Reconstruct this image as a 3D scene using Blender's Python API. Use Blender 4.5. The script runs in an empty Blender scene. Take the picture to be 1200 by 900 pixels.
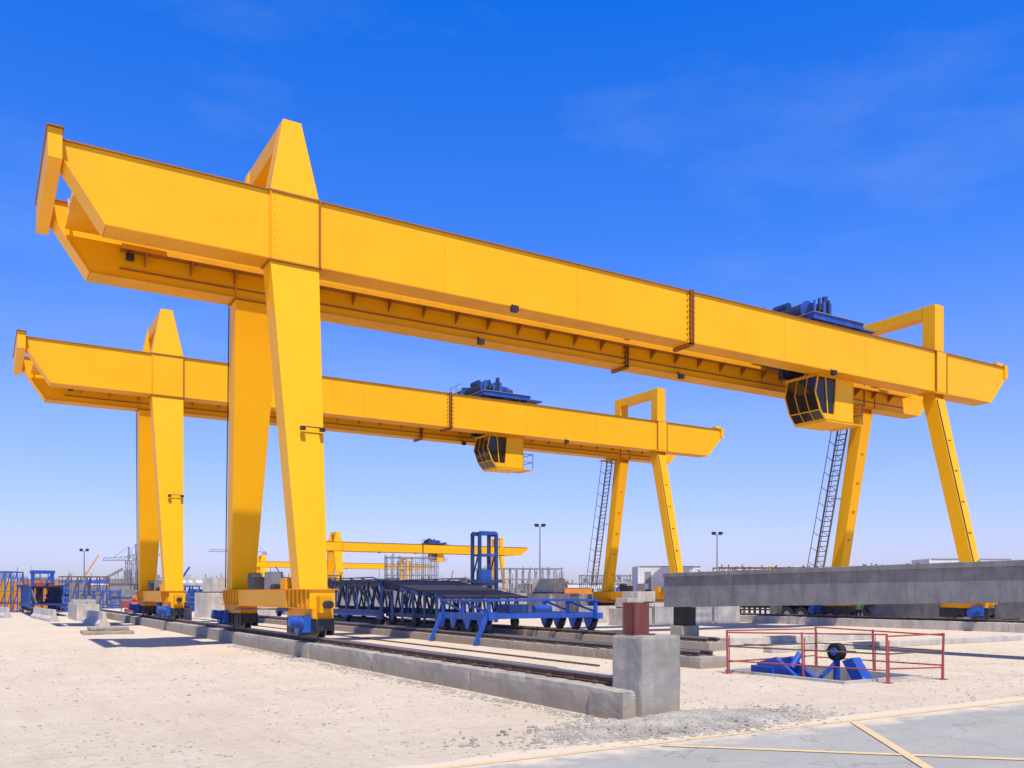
import bpy, bmesh, math, random
from mathutils import Vector, Matrix, noise
random.seed(7)
S=bpy.context.scene
S.view_settings.view_transform='Standard'; S.view_settings.look='None'
S.view_settings.exposure=0
# ---------------------------------------------------------------- materials
def newmat(name):
    m=bpy.data.materials.new(name); m.use_nodes=True
    nt=m.node_tree; b=nt.nodes['Principled BSDF']; return m,nt,b
def N(nt,t,**k):
    n=nt.nodes.new(t)
    for a,v in k.items(): setattr(n,a,v)
    return n
def noise_n(nt,vec,scale,detail=5,rough=.6):
    n=N(nt,'ShaderNodeTexNoise'); n.inputs['Scale'].default_value=scale
    n.inputs['Detail'].default_value=detail; n.inputs['Roughness'].default_value=rough
    nt.links.new(vec,n.inputs['Vector']); return n.outputs['Fac']
def ramp(nt,fac,stops):
    r=N(nt,'ShaderNodeValToRGB'); e=r.color_ramp.elements
    while len(e)<len(stops): e.new(.5)
    for i,(p,c) in enumerate(stops):
        e[i].position=p; e[i].color=(c[0],c[1],c[2],1) if not isinstance(c,(int,float)) else (c,c,c,1)
    nt.links.new(fac,r.inputs['Fac']); return r.outputs['Color']
def mixc(nt,fac,a,b,mode='MIX'):
    m=N(nt,'ShaderNodeMix',data_type='RGBA',blend_type=mode)
    for sock,v in ((m.inputs[0],fac),(m.inputs[6],a),(m.inputs[7],b)):
        if isinstance(v,bpy.types.NodeSocket): nt.links.new(v,sock)
        elif isinstance(v,(int,float)): sock.default_value=v
        else: sock.default_value=(v[0],v[1],v[2],1)
    return m.outputs[2]
def vecmap(nt,scale=(1,1,1),kind='Object'):
    t=N(nt,'ShaderNodeTexCoord'); mp=N(nt,'ShaderNodeMapping'); mp.inputs['Scale'].default_value=scale
    nt.links.new(t.outputs[kind],mp.inputs['Vector']); return mp.outputs['Vector']
def bump(nt,b,h,strength,dist=.02):
    bp=N(nt,'ShaderNodeBump'); bp.inputs['Strength'].default_value=strength; bp.inputs['Distance'].default_value=dist
    nt.links.new(h,bp.inputs['Height']); nt.links.new(bp.outputs['Normal'],b.inputs['Normal'])
def paint(name,col,rough=.4,dirt=.25,dirtcol=(.25,.17,.09),metal=0,dk=.8,spec=.5):
    m,nt,b=newmat(name)
    v=vecmap(nt); vs=vecmap(nt,(2.4,2.4,.12))
    n1=noise_n(nt,v,.45,5); n2=noise_n(nt,vs,2.2,6,.7); n3=noise_n(nt,v,9,6,.7)
    dark=tuple(c*dk for c in col)
    c=mixc(nt,ramp(nt,n1,[(.35,0),(.65,1)]),col,dark)
    d=ramp(nt,n2,[(.5,0),(.75,dirt)])
    c=mixc(nt,d,c,dirtcol)
    d2=ramp(nt,n3,[(.66,0),(.78,dirt)])
    c=mixc(nt,d2,c,dirtcol)
    nt.links.new(c,b.inputs['Base Color'])
    nt.links.new(ramp(nt,n3,[(.2,rough-.08),(.8,rough+.15)]),b.inputs['Roughness'])
    b.inputs['Metallic'].default_value=metal
    b.inputs['Specular IOR Level'].default_value=spec
    bump(nt,b,n1,.06,.03)
    return m
def concrete(name,col,contrast=.5,bs=.35,base_tint=0,streak=.6):
    m,nt,b=newmat(name)
    v=vecmap(nt); vs=vecmap(nt,(1,1,.2))
    n1=noise_n(nt,v,1.1,8,.65); n2=noise_n(nt,vs,3,6,.7); n3=noise_n(nt,v,30,4,.7)
    dk=tuple(c*(1-contrast) for c in col); lt=tuple(min(1,c*1.12) for c in col)
    c=mixc(nt,ramp(nt,n1,[(.35,0),(.68,1)]),dk,lt)
    c=mixc(nt,ramp(nt,n2,[(.46,0),(.68,streak)]),c,tuple(x*.5 for x in col))
    c=mixc(nt,ramp(nt,n3,[(.35,.35),(.6,0)]),c,tuple(x*.6 for x in col))
    vo=N(nt,'ShaderNodeTexVoronoi'); vo.inputs['Scale'].default_value=14; nt.links.new(v,vo.inputs['Vector'])
    c=mixc(nt,ramp(nt,vo.outputs['Distance'],[(.07,.6),(.13,0)]),c,tuple(x*.35 for x in col))
    if base_tint:
        sp=N(nt,'ShaderNodeSeparateXYZ'); nt.links.new(v,sp.inputs[0])
        ad=N(nt,'ShaderNodeMath',operation='SUBTRACT'); nt.links.new(sp.outputs['Z'],ad.inputs[1]); nt.links.new(n1,ad.inputs[0])
        c=mixc(nt,ramp(nt,ad.outputs[0],[(.05,0),(.45,base_tint)]),c,(.33,.25,.16))  # darker brown tint, stronger towards the bottom, broken up by noise
    nt.links.new(c,b.inputs['Base Color']); b.inputs['Roughness'].default_value=.9
    bump(nt,b,mixc(nt,.5,n3,n1),bs,.03); return m
YEL=paint('yellow_paint',(.95,.455,.002),.42,.15,(.66,.29,.015),0,.94,.25)
YEL2=paint('yellow_paint_worn',(.84,.36,.004),.5,.35,(.4,.2,.04),0,.85,.25)
FLG=paint('flange_brown',(.38,.13,.01),.6,.4)
BLU=paint('blue_paint',(.012,.085,.42),.45,.35)
DBL=paint('dark_blue_steel',(.012,.045,.16),.5,.35,(.2,.15,.1))
BLK=paint('black_steel',(.02,.02,.022),.55,.3,(.15,.12,.09))
GRS=paint('grey_steel',(.25,.25,.25),.5,.4)
LAD=paint('ladder_steel',(.20,.14,.10),.5,.4)
RUS=paint('rusty_rail',(.16,.08,.045),.7,.6,(.28,.13,.06))
RED=paint('red_paint',(.42,.06,.05),.5,.5,(.45,.33,.25))
OXR=paint('oxide_red',(.20,.045,.03),.7,.4,(.36,.2,.14))
WHT=paint('white_paint',(.75,.74,.7),.5,.3,(.4,.34,.25))
ORG=paint('orange_paint',(.75,.24,.03),.5,.3)
GRN=paint('green_paint',(.06,.22,.1),.5,.3)
CON=concrete('concrete_wall',(.49,.44,.36),.4,.5,.7)
CONL=concrete('concrete_light',(.62,.56,.47),.3)
CONG=concrete('precast_grey',(.29,.285,.27),.35,.25,0,.8)
GLS,nt,b=newmat('cab_glass'); b.inputs['Base Color'].default_value=(.03,.022,.015,1); b.inputs['Roughness'].default_value=.06
TYR,nt,b=newmat('tyre'); b.inputs['Base Color'].default_value=(.02,.02,.02,1); b.inputs['Roughness'].default_value=.85
def sandmat():
    m,nt,b=newmat('sand_ground')
    v=vecmap(nt); vt=vecmap(nt,(1.2,.12,1)); vt2=vecmap(nt,(.35,1.5,1))
    n0=noise_n(nt,v,.035,4); n1=noise_n(nt,v,.5,8,.65); n2=noise_n(nt,v,6,8,.75); n3=noise_n(nt,v,45,4,.7); n4=noise_n(nt,vt,1.6,6,.7); n5=noise_n(nt,vt2,1.2,7,.7)
    c=mixc(nt,ramp(nt,n1,[(.3,0),(.7,1)]),(.64,.52,.37),(.76,.645,.485))
    c=mixc(nt,ramp(nt,n2,[(.48,0),(.68,.6)]),c,(.50,.39,.26))
    c=mixc(nt,ramp(nt,n4,[(.5,0),(.66,.45)]),c,(.56,.445,.31))
    c=mixc(nt,ramp(nt,n5,[(.54,0),(.66,.5)]),c,(.53,.42,.30))
    c=mixc(nt,ramp(nt,n3,[(.56,0),(.68,.65)]),c,(.36,.28,.19))
    c=mixc(nt,ramp(nt,n0,[(.35,0),(.7,.4)]),c,(.72,.60,.44))
    nt.links.new(c,b.inputs['Base Color']); b.inputs['Roughness'].default_value=.95
    b.inputs['Specular IOR Level'].default_value=.15
    h=mixc(nt,.35,n2,n3); h=mixc(nt,.35,h,n4); h=mixc(nt,.3,h,n5); bump(nt,b,h,1,.12); return m
SAND=sandmat()
def roadmat():
    m,nt,b=newmat('dusty_asphalt')
    v=vecmap(nt); vs=vecmap(nt,(.15,1,1))
    n1=noise_n(nt,v,.6,8,.65); n2=noise_n(nt,vs,1.8,6,.7); n3=noise_n(nt,v,60,3,.7)
    c=mixc(nt,ramp(nt,n1,[(.3,0),(.7,1)]),(.36,.345,.30),(.46,.44,.385))
    c=mixc(nt,ramp(nt,n2,[(.5,0),(.72,.6)]),c,(.54,.48,.38))
    c=mixc(nt,ramp(nt,n3,[(.4,.5),(.6,0)]),c,(.22,.21,.18))
    vo=N(nt,'ShaderNodeTexVoronoi',feature='DISTANCE_TO_EDGE'); vo.inputs['Scale'].default_value=.35
    w=N(nt,'ShaderNodeVectorMath',operation='ADD'); nn=N(nt,'ShaderNodeTexNoise'); nn.inputs['Scale'].default_value=1.5; nn.inputs['Detail'].default_value=6
    nt.links.new(v,nn.inputs['Vector']); nt.links.new(v,w.inputs[0]); nt.links.new(nn.outputs['Color'],w.inputs[1]); nt.links.new(w.outputs[0],vo.inputs['Vector'])
    c=mixc(nt,ramp(nt,vo.outputs['Distance'],[(0,.5),(.006,0)]),c,(.14,.13,.12))
    sp=N(nt,'ShaderNodeSeparateXYZ'); nt.links.new(v,sp.inputs[0])
    n6=noise_n(nt,v,1.7,8,.7)
    mr=N(nt,'ShaderNodeMapRange'); mr.inputs[1].default_value=7.6; mr.inputs[2].default_value=9.35; mr.inputs[3].default_value=-.35; mr.inputs[4].default_value=.5
    nt.links.new(sp.outputs['Y'],mr.inputs[0]); ad=N(nt,'ShaderNodeMath',operation='ADD'); nt.links.new(mr.outputs[0],ad.inputs[0]); nt.links.new(n6,ad.inputs[1])
    c=mixc(nt,ramp(nt,ad.outputs[0],[(.5,0),(.74,1)]),c,(.66,.54,.39))
    nt.links.new(c,b.inputs['Base Color']); b.inputs['Roughness'].default_value=.9
    b.inputs['Specular IOR Level'].default_value=.25
    bump(nt,b,n3,.4,.01); return m
ROAD=roadmat()
def linemat():
    m,nt,b=newmat('faded_yellow_line'); v=vecmap(nt)
    n1=noise_n(nt,v,8,6,.7); n2=noise_n(nt,v,50,3,.7)
    c=mixc(nt,ramp(nt,n1,[(.42,0),(.66,.9)]),(.78,.53,.21),(.50,.44,.33))
    c=mixc(nt,ramp(nt,n2,[(.5,0),(.65,.6)]),c,(.47,.40,.30))
    nt.links.new(c,b.inputs['Base Color']); b.inputs['Roughness'].default_value=.85; return m
LINE=linemat()
GRAV=concrete('gravel_stone',(.50,.44,.35),.5)
# ---------------------------------------------------------------- mesh builder
class MB:
    def __init__(s): s.v=[];s.f=[];s.m=[];s.mats=[]
    def mi(s,m):
        if m not in s.mats: s.mats.append(m)
        return s.mats.index(m)
    def add(s,vs,fs,m):
        o=len(s.v); s.v+= [tuple(p) for p in vs]; k=s.mi(m)
        for f in fs: s.f.append([i+o for i in f]); s.m.append(k)
    def hexa(s,b,t,m):
        s.add(list(b)+list(t),[(3,2,1,0),(4,5,6,7),(0,1,5,4),(1,2,6,5),(2,3,7,6),(3,0,4,7)],m)
    def box(s,x0,x1,y0,y1,z0,z1,m):
        s.hexa([(x0,y0,z0),(x1,y0,z0),(x1,y1,z0),(x0,y1,z0)],[(x0,y0,z1),(x1,y0,z1),(x1,y1,z1),(x0,y1,z1)],m)
    def roughbox(s,x0,x1,y0,y1,z0,z1,m,step=.12,amp=.02):
        nx=max(2,int((x1-x0)/step));ny=max(2,int((y1-y0)/step));nz=max(2,int((z1-z0)/step))
        lut={}; vs=[]; fs=[]
        def vid(i,j,k):
            if (i,j,k) in lut: return lut[i,j,k]
            p=Vector((x0+(x1-x0)*i/nx,y0+(y1-y0)*j/ny,z0+(z1-z0)*k/nz))
            n=Vector(((i==nx)-(i==0),(j==ny)-(j==0),(k==nz)-(k==0)))
            edge=abs(n.x)+abs(n.y)+abs(n.z)
            d=noise.noise(p*2.2)*amp+noise.noise(p*7)*amp*.6
            if edge>=2: d-=.012+max(0,noise.noise(p*3.3+Vector((9,0,0))))*amp*3.2
            lut[i,j,k]=len(vs); vs.append(p+n*d*(.7 if edge>1 else 1)); return lut[i,j,k]
        for j in range(ny):
            for k in range(nz):
                for i in (0,nx): fs.append((vid(i,j,k),vid(i,j+1,k),vid(i,j+1,k+1),vid(i,j,k+1)))
        for i in range(nx):
            for k in range(nz):
                for j in (0,ny): fs.append((vid(i,j,k),vid(i+1,j,k),vid(i+1,j,k+1),vid(i,j,k+1)))
        for i in range(nx):
            for j in range(ny):
                for k in (0,nz): fs.append((vid(i,j,k),vid(i+1,j,k),vid(i+1,j+1,k),vid(i,j+1,k)))
        s.add(vs,fs,m)
    def taper(s,b,t,m): # (cx,cy,z,wx,wy)
        def r(q):
            cx,cy,z,wx,wy=q; return [(cx-wx/2,cy-wy/2,z),(cx+wx/2,cy-wy/2,z),(cx+wx/2,cy+wy/2,z),(cx-wx/2,cy+wy/2,z)]
        s.hexa(r(b),r(t),m)
    def ext(s,poly,vec,m):
        n=len(poly); v=Vector(vec)
        vs=[Vector(p) for p in poly]+[Vector(p)+v for p in poly]
        fs=[list(range(n))[::-1],list(range(n,2*n))]+[(i,(i+1)%n,(i+1)%n+n,i+n) for i in range(n)]
        s.add(vs,fs,m)
    def beam(s,p0,p1,w,h,m):
        p0=Vector(p0);p1=Vector(p1);d=(p1-p0).normalized()
        up=Vector((0,0,1)) if abs(d.z)<.95 else Vector((0,1,0))
        a=d.cross(up).normalized()*w/2; u=a.cross(d).normalized()*h/2
        s.hexa([p0-a-u,p0+a-u,p0+a+u,p0-a+u],[p1-a-u,p1+a-u,p1+a+u,p1-a+u],m)
    def cyl(s,p0,p1,r0,m,r1=None,n=14):
        r1=r0 if r1 is None else r1
        p0=Vector(p0);p1=Vector(p1);d=(p1-p0).normalized()
        up=Vector((0,0,1)) if abs(d.z)<.95 else Vector((0,1,0))
        a=d.cross(up).normalized(); u=a.cross(d)
        vs=[];
        for (p,r) in ((p0,r0),(p1,r1)):
            for i in range(n):
                t=2*math.pi*i/n; vs.append(p+a*r*math.cos(t)+u*r*math.sin(t))
        fs=[list(range(n))[::-1],list(range(n,2*n))]+[(i,(i+1)%n,(i+1)%n+n,i+n) for i in range(n)]
        s.add(vs,fs,m)
    def mesh(s,name):
        me=bpy.data.meshes.new(name); me.from_pydata(s.v,[],s.f)
        for m in s.mats: me.materials.append(m)
        for p,k in zip(me.polygons,s.m): p.material_index=k
        bm=bmesh.new(); bm.from_mesh(me); bmesh.ops.recalc_face_normals(bm,faces=bm.faces); bm.to_mesh(me); bm.free()
        return me
    def obj(s,name,parent=None,bevel=0,loc=(0,0,0)):
        o=bpy.data.objects.new(name,s.mesh(name)); S.collection.objects.link(o)
        o.location=loc
        if parent: o.parent=parent
        if bevel:
            b=o.modifiers.new('bevel','BEVEL'); b.width=bevel; b.segments=2; b.limit_method='ANGLE'
        return o
def empty(name,loc=(0,0,0),rot=0):
    e=bpy.data.objects.new(name,None); S.collection.objects.link(e); e.location=loc; e.rotation_euler[2]=rot; e.empty_display_size=.5; return e

# ---------------------------------------------------------------- ground, road
g=MB()
def gh(x,y):
    f=min(1,max(0,(8.2-x)/2))*min(1,max(0,(x+28)/4))*min(1,max(0,(y-9.6)/1.5))*min(1,max(0,(60-y)/10))
    return f*(.05*noise.noise(Vector((x*.35,y*.35,0)))+.03*noise.noise(Vector((x*1.3,y*1.3,3)))-.02)
fx=[-28+i*.4 for i in range(int(36.4/.4)+1)]
xs=[-3000,-200]+fx+[16.3,18.9,200,3000]
fy=[9.2+i*.4 for i in range(9)]
ys=[-300,-3]+fy+[12.6,12.9+.3,13.6]+[14+i*.5 for i in range(4)]+[16.0]+[16.5+i*.5 for i in range(90)]+[200,6000]
idx={}
for j,y in enumerate(ys):
    for i,x in enumerate(xs):
        idx[i,j]=len(g.v); g.v.append((x,y,gh(x,y)))
k=g.mi(SAND)
for i in range(len(xs)-1):
    for j in range(len(ys)-1):
        if xs[i]==16.3 and 12.6<=ys[j]<16.0: continue
        g.f.append([idx[i,j],idx[i+1,j],idx[i+1,j+1],idx[i,j+1]]); g.m.append(k)
go=g.obj('ground')
for p in go.data.polygons: p.use_smooth=True
g=MB()
g.box(16.2,16.3,12.5,16.1,-1.4,.06,CONL);g.box(18.9,19.0,12.5,16.1,-1.4,.06,CONL)
g.box(16.3,18.9,12.5,12.6,-1.4,.06,CONL);g.box(16.3,18.9,16.0,16.1,-1.4,.06,CONL);g.box(16.3,18.9,12.6,16.0,-1.5,-1.4,CON)
g.obj('concrete_pit')
g=MB(); n=260; x0,x1=-60,90
top=[]
for i in range(n+1):
    x=x0+(x1-x0)*i/n
    top.append((x,9.25+.22*noise.noise(Vector((x*.6,0,0)))+.10*noise.noise(Vector((x*2.7,5,0))),.006))
for i in range(n):
    a,b_=top[i],top[i+1]
    g.add([(a[0],-12,.006),(b_[0],-12,.006),b_,a],[(0,1,2,3)],ROAD)
g.obj('road')
def stripe(p,q,w,z):
    g=MB(); p=Vector(p);q=Vector(q); d=(q-p).normalized(); a=Vector((-d.y,d.x))*w/2
    g.add([(*(p-a),z),(*(q-a),z),(*(q+a),z),(*(p+a),z)],[(0,1,2,3)],LINE); return g
g=stripe((-20,8.95),(60,8.75),.13,.011); g.obj('road_marking')
g=stripe((7.6,8.7),(13.5,2.9),.13,.015); g.obj('road_marking')
g=stripe((11.5,8.7),(6.5,2.8),.13,.019); g.obj('road_marking')

def stones(name,n,fn,mat=GRAV):
    g=MB()
    t=(1+5**.5)/2
    base=[Vector(p).normalized() for p in [(-1,t,0),(1,t,0),(-1,-t,0),(1,-t,0),(0,-1,t),(0,1,t),(0,-1,-t),(0,1,-t),(t,0,-1),(t,0,1),(-t,0,-1),(-t,0,1)]]
    fs=[(0,11,5),(0,5,1),(0,1,7),(0,7,10),(0,10,11),(1,5,9),(5,11,4),(11,10,2),(10,7,6),(7,1,8),(3,9,4),(3,4,2),(3,2,6),(3,6,8),(3,8,9),(4,9,5),(2,4,11),(6,2,10),(8,6,7),(9,8,1)]
    for _ in range(n):
        x,y,z,r=fn(); rot=Matrix.Rotation(random.random()*6,3,'Z')@Matrix.Rotation(random.random()*6,3,'X')
        sc=Vector((r*random.uniform(.7,1.4),r*random.uniform(.6,1.1),r*random.uniform(.4,.8)))
        vs=[]
        for p in base:
            q=p*random.uniform(.8,1.2); q=rot@q; vs.append((x+q.x*sc.x,y+q.y*sc.y,z+q.z*sc.z))
        g.add(vs,fs,mat)
    return g.obj(name)
def f1():
    while True:
        x=random.uniform(-6,8.4); y=9.2+random.random()**1.6*28
        if noise.noise(Vector((x*.4,y*.4,0)))+random.random()*.6>.1: return x,y,gh(x,y),random.uniform(.008,.026)*(1 if random.random()>.03 else 2)
stones('gravel',4200,f1)
def f2():
    a=random.gauss(9.2,1.2);b_=random.gauss(9.95,.42)
    return a,b_,max(0,.15*math.exp(-((a-9.5)**2/1.3+(b_-10.1)**2/.3))),random.uniform(.012,.055)
stones('gravel',5200,f2)
def f2b():
    a=8.45-abs(random.gauss(0,.25)); b_=random.uniform(10.6,34)
    return a,b_,gh(a,b_),random.uniform(.012,.05)
stones('gravel',1500,f2b)
def f3(): return random.uniform(9.6,30),9.3+random.random()**1.5*14,0,random.uniform(.01,.035)
stones('gravel',1800,f3)
bm=bmesh.new(); bmesh.ops.create_grid(bm,x_segments=110,y_segments=60,size=1)
for v in bm.verts:
    x,y=v.co.x*2.5,v.co.y*1.15
    env=math.exp(-(x*x/1.3+y*y/.3))
    h=.15*env+(.05*noise.noise(Vector((x*6,y*6,0)))+.04*noise.noise(Vector((x*15,y*15,0))))*math.exp(-(x*x/2+y*y/.5))
    v.co=Vector((9.5+x,10.1+y,h-.012))
me=bpy.data.meshes.new('debris'); bm.to_mesh(me); bm.free(); me.materials.append(GRAV)
o=bpy.data.objects.new('gravel_mound',me); S.collection.objects.link(o)

# ---------------------------------------------------------------- rail walls
def railwall(name,x0,x1,y0,y1,h,mat,seg=5.0,rails=None,rough=0):
    e=empty(name,(0,0,0)); g=MB(); g2=MB(); y=y0
    while y<y1:
        yy=min(y+seg*random.uniform(.9,1.1),y1) if y<80 else y1
        dx=random.uniform(-.015,.015); dz=random.uniform(-.012,.006)
        if y<rough: g2.roughbox(x0+dx,x1+dx,y,yy-.02,-.2,h+dz,mat,.11,.012)
        else: g.box(x0+dx,x1+dx,y,yy-.02,-.2,h+dz,mat)
        y=yy
    g.obj('wall',e,.015)
    if rough: g2.obj('wall_worn',e)
    r=MB()
    for c in (rails or [(x0+x1)/2]):
        r.box(c-.075,c+.075,y0+.3,y1,h+.014,h+.03,RUS); r.box(c-.012,c+.012,y0+.3,y1,h+.03,h+.11,RUS); r.box(c-.04,c+.04,y0+.3,y1,h+.11,h+.15,GRS)
        yy=y0+.5
        while yy<70:
            for sx in(-1,1): r.box(c+sx*.11-.04,c+sx*.11+.04,yy,yy+.1,h+.005,h+.05,RUS)
            yy+=.7
    r.obj('rail',e); return e
railwall('rail_beam_wall',8.55,9.45,10.6,230,.48,CON,rough=34)
railwall('rail_beam_wall',44.6,45.5,4,230,.48,CONL)
railwall('rail_beam_wall',16.2,17.2,17.0,70,.3,CON,rails=[16.45,16.95],rough=26)
railwall('rail_beam_wall',21.4,22.3,22.0,70,.3,CON,rails=[21.6,22.1])
for x in (13.0,14.4,25.2):
    r=MB(); r.box(x-.035,x+.035,19,75,-.02,.05,RUS); r.obj('ground_rail')
g=MB(); g.box(24.4,33,24,24.5,0,.28,CONL); g.box(22.5,38,20.2,20.6,0,.22,CONL); g.obj('concrete_kerb',None,.02)
e=empty('concrete_pedestal')
g=MB(); g.roughbox(8.75,9.55,10.45,11.2,.0,1.335,CON,.055,.010); g.obj('block',e)
g=MB(); g.roughbox(8.49,9.62,10.6,11.5,-.1,.47,CON,.07,.02); g.obj('footing',e)
e=empty('steel_post_stub')
g=MB(); cx,cy=9.0,10.9
g.box(cx-.15,cx+.15,cy-.15,cy-.13,1.35,1.85,OXR); g.box(cx-.15,cx+.15,cy+.13,cy+.15,1.35,1.85,OXR); g.box(cx-.01,cx+.01,cy-.13,cy+.13,1.35,1.85,OXR)
g.box(cx-.22,cx+.22,cy-.22,cy+.22,1.325,1.352,OXR); g.box(cx-.13,cx-.11,cy-.129,cy+.129,1.36,1.84,OXR)
g.obj('h_section',e)

# ---------------------------------------------------------------- gantry crane
MESH={}
def crane_part(key,parent,fn,bevel=0,loc=(0,0,0)):
    if key not in MESH:
        g=MB(); fn(g); MESH[key]=g.mesh(key)
    o=bpy.data.objects.new(key,MESH[key]); S.collection.objects.link(o); o.parent=parent; o.location=loc
    if bevel:
        b=o.modifiers.new('bevel','BEVEL'); b.width=bevel; b.segments=2; b.limit_method='ANGLE'
ZT,ZB=15.25,13.0
XL,XR=2.1,51.3
LX,RX=9.02,45.1
def girder(y0,y1,shelf):
    def f(g):
        prof=[(XL,ZT-.03),(XL,ZT-.55),(3.25,ZB+.03),(XR-1.4,ZB+.03),(XR,ZT-.75),(XR,ZT-.03)]
        xm=26.7
        g.ext([(x,y0,z) for x,z in [prof[0],prof[1],prof[2],(xm,ZB+.03),(xm,ZT-.03)]],(0,y1-y0,0),YEL)
        g.ext([(x,y0,z) for x,z in [(xm+.004,ZT-.03),(xm+.004,ZB+.03),prof[3],prof[4],prof[5]]],(0,y1-y0,0),YEL)
        g.box(XL,XR,y0-.07,y1+.07,ZT-.027,ZT+.012,FLG)
        g.box(3.27,XR-1.42,y0-.07,y1+.07,ZB-.012,ZB+.027,YEL2)
        g.beam((XL+.02,(y0+y1)/2,ZT-.58),(3.25,(y0+y1)/2,ZB-.0),y1-y0+.14,.03,YEL)
        g.beam((XR,(y0+y1)/2,ZT-.78),(XR-1.4,(y0+y1)/2,ZB-.0),y1-y0+.14,.03,YEL)
        for sx in (-.06,.06):
            g.box(xm+sx-.02,xm+sx+.02,y0-.16,y0-.002,ZB-.1,ZT+.06,FLG)
            g.box(xm+sx-.02,xm+sx+.02,y0-.16,y1+.16,ZB-.16,ZB-.014,FLG)
        for i in range(9):
            z=ZB+.1+i*.25
            g.cyl((xm-.12,y0-.09,z),(xm+.12,y0-.09,z),.035,BLK,n=6)
            for sx in(-1,1): 
                g.box(xm+sx*.2-.03,xm+sx*.2+.03,y0-.035,y0-.002,z-.03,z+.03,FLG)
        g.box(XL+.5,XR-.5,(y0+y1)/2-.03,(y0+y1)/2+.03,ZT+.015,ZT+.12,RUS)
        for x in (14.6,20.6,32.7,38.7):
            g.box(x-.012,x+.012,y0-.006,y0-.001,ZB+.03,ZT-.03,YEL2)
        if shelf:
            ys=y0-.55
            g.box(4.2,XR-3,ys,y0-.003,13.92,13.95,FLG)
            g.box(4.2,XR-3,ys-.02,ys-.002,13.86,14.02,YEL2)
            x=5
            while x<XR-3.5:
                if abs(x-xm)>.5:
                    g.ext([(x,y0-.003,13.91),(x,ys,13.91),(x,y0-.003,13.5)],(.04,0,0),FLG)
                x+=1.55
            g.box(4.2,XR-3,y0-.05,y0-.003,13.3,13.36,FLG)
    return f
def legs_left(g):
    for (yb,yt) in ((27.1,29.05),(35.7,33.55)):
        g.taper((LX,yb,2.12,.9,.8),(LX,yt,ZB-.05,1.65,.9),YEL)
        g.box(LX-.9,LX+.9,yt-.53,yt+.53,ZB-.05,ZB-.014,FLG)
        g.box(LX-.55,LX+.55,yb-.48,yb+.48,2.1,2.14,YEL2)
        g.box(LX-.83,LX+.83,yt-.452-.028,yt-.452,ZB+.03,ZT-.03,YEL)
        g.box(LX+.80,LX+.86,yt-.56,yt-.452,ZB-.01,ZT+.02,FLG)
        g.box(LX-.86,LX-.81,yt-.52,yt-.481,ZB-.01,ZT+.02,YEL2)
        for i in range(8):
            g.box(LX-.72,LX-.69,yt-.5,yt-.481,ZB+.15+i*.26,ZB+.18+i*.26,YEL2)
    for s_,yt in ((1,29.05),(-1,33.55)):
        g.taper((LX,yt,ZT+.02,1.66,.9),(LX,yt+s_*.12,17.9,.62,.5),YEL)
        g.box(LX-.9,LX+.9,yt-.5,yt+.5,ZT+.013,ZT+.05,FLG)
    g.box(LX-.31,LX+.31,29.42,33.18,17.25,17.88,YEL)
    g.ext([(LX-.05,29.4,17.24),(LX-.05,29.4,15.3),(LX-.05,29.6,15.3),(LX-.05,30.3,17.24)],(.1,0,0),YEL)
def legs_right(g):
    for (yb,yt) in ((26.6,29.0),(35.4,33.55)):
        g.taper((RX,yb,2.12,.7,.7),(RX,yt,ZB-.32,.85,.8),YEL)
        g.cyl((RX-.45,yt,ZB-.2),(RX+.45,yt,ZB-.2),.2,YEL2,n=16)
        g.box(RX-.6,RX+.6,yt-.5,yt+.5,ZB-.07,ZB-.014,YEL2)
        for sx in(-.5,.42): g.box(RX+sx,RX+sx+.08,yt-.3,yt+.3,ZB-.5,ZB-.07,YEL2)
        g.box(RX-.45,RX+.45,yt-.48,yt-.452,ZB+.03,ZT-.03,YEL)
        g.box(RX-.5,RX-.452,yt-.52,yt-.452,ZB,ZT,FLG); g.box(RX+.452,RX+.5,yt-.52,yt-.452,ZB,ZT,FLG)
        for k in range(5):
            z=3.5+k*1.7; t=(z-2.12)/(ZB-.32-2.12); yy=yb+(yt-yb)*t
            g.box(RX-.12,RX+.12,yy-.42,yy-.37,z,z+.05,FLG)
    g.box(RX-.4,RX+.4,28.65,29.4,ZT+.015,17.85,YEL)
    g.box(RX-.4,RX+.4,33.2,33.95,ZT+.015,17.85,YEL)
    g.box(RX-.38,RX+.38,29.4,33.2,17.25,17.83,YEL)
def sill(X,near):
    def f(g):
        g.box(X-.4,X+.4,25.9,36.9,1.55,2.1,YEL)
        g.box(X-.5,X+.5,25.85,36.95,1.52,1.548,YEL2); g.box(X-.5,X+.5,25.85,36.95,2.102,2.125,YEL2)
        for yc in (27.1,35.7):
            g.box(X-.33,X+.33,yc-1.25,yc+1.25,1.2,1.52,YEL2)
            g.ext([(X-.3,yc-1.35,1.2),(X-.3,yc-1.35,.85),(X-.3,yc+1.35,.85),(X-.3,yc+1.35,1.2)],(.6,0,0),BLK)
            for k in range(6):
                y=yc-1.1+k*.42; g.box(X-.46,X-.41,y,y+.06,1.56,2.09,YEL2)
        g.box(X-.3,X+.1,30.3,31.2,2.13,2.75,GRS); g.box(X-.35,X+.2,32.3,32.9,2.13,2.6,BLK)
        g.box(X-.35,X-.1,28.6,29.1,2.13,2.5,YEL2); g.cyl((X-.3,29.6,2.2),(X-.3,30.1,2.2),.12,BLK)
        g.cyl((X-.3,33.2,2.45),(X+.1,33.2,2.45),.32,BLK,n=20)
        g.box(X-.2,X+.2,25.55,25.85,1.4,1.9,YEL2)
        g.cyl((X,25.2,1.65),(X,25.55,1.65),.12,BLK)
        g.beam((X-.45,28.0,1.5),(X-.45,34.9,1.35),.03,.03,BLK); g.beam((X-.43,28.0,1.45),(X-.43,34.9,1.42),.03,.03,BLK)
    return f
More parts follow.
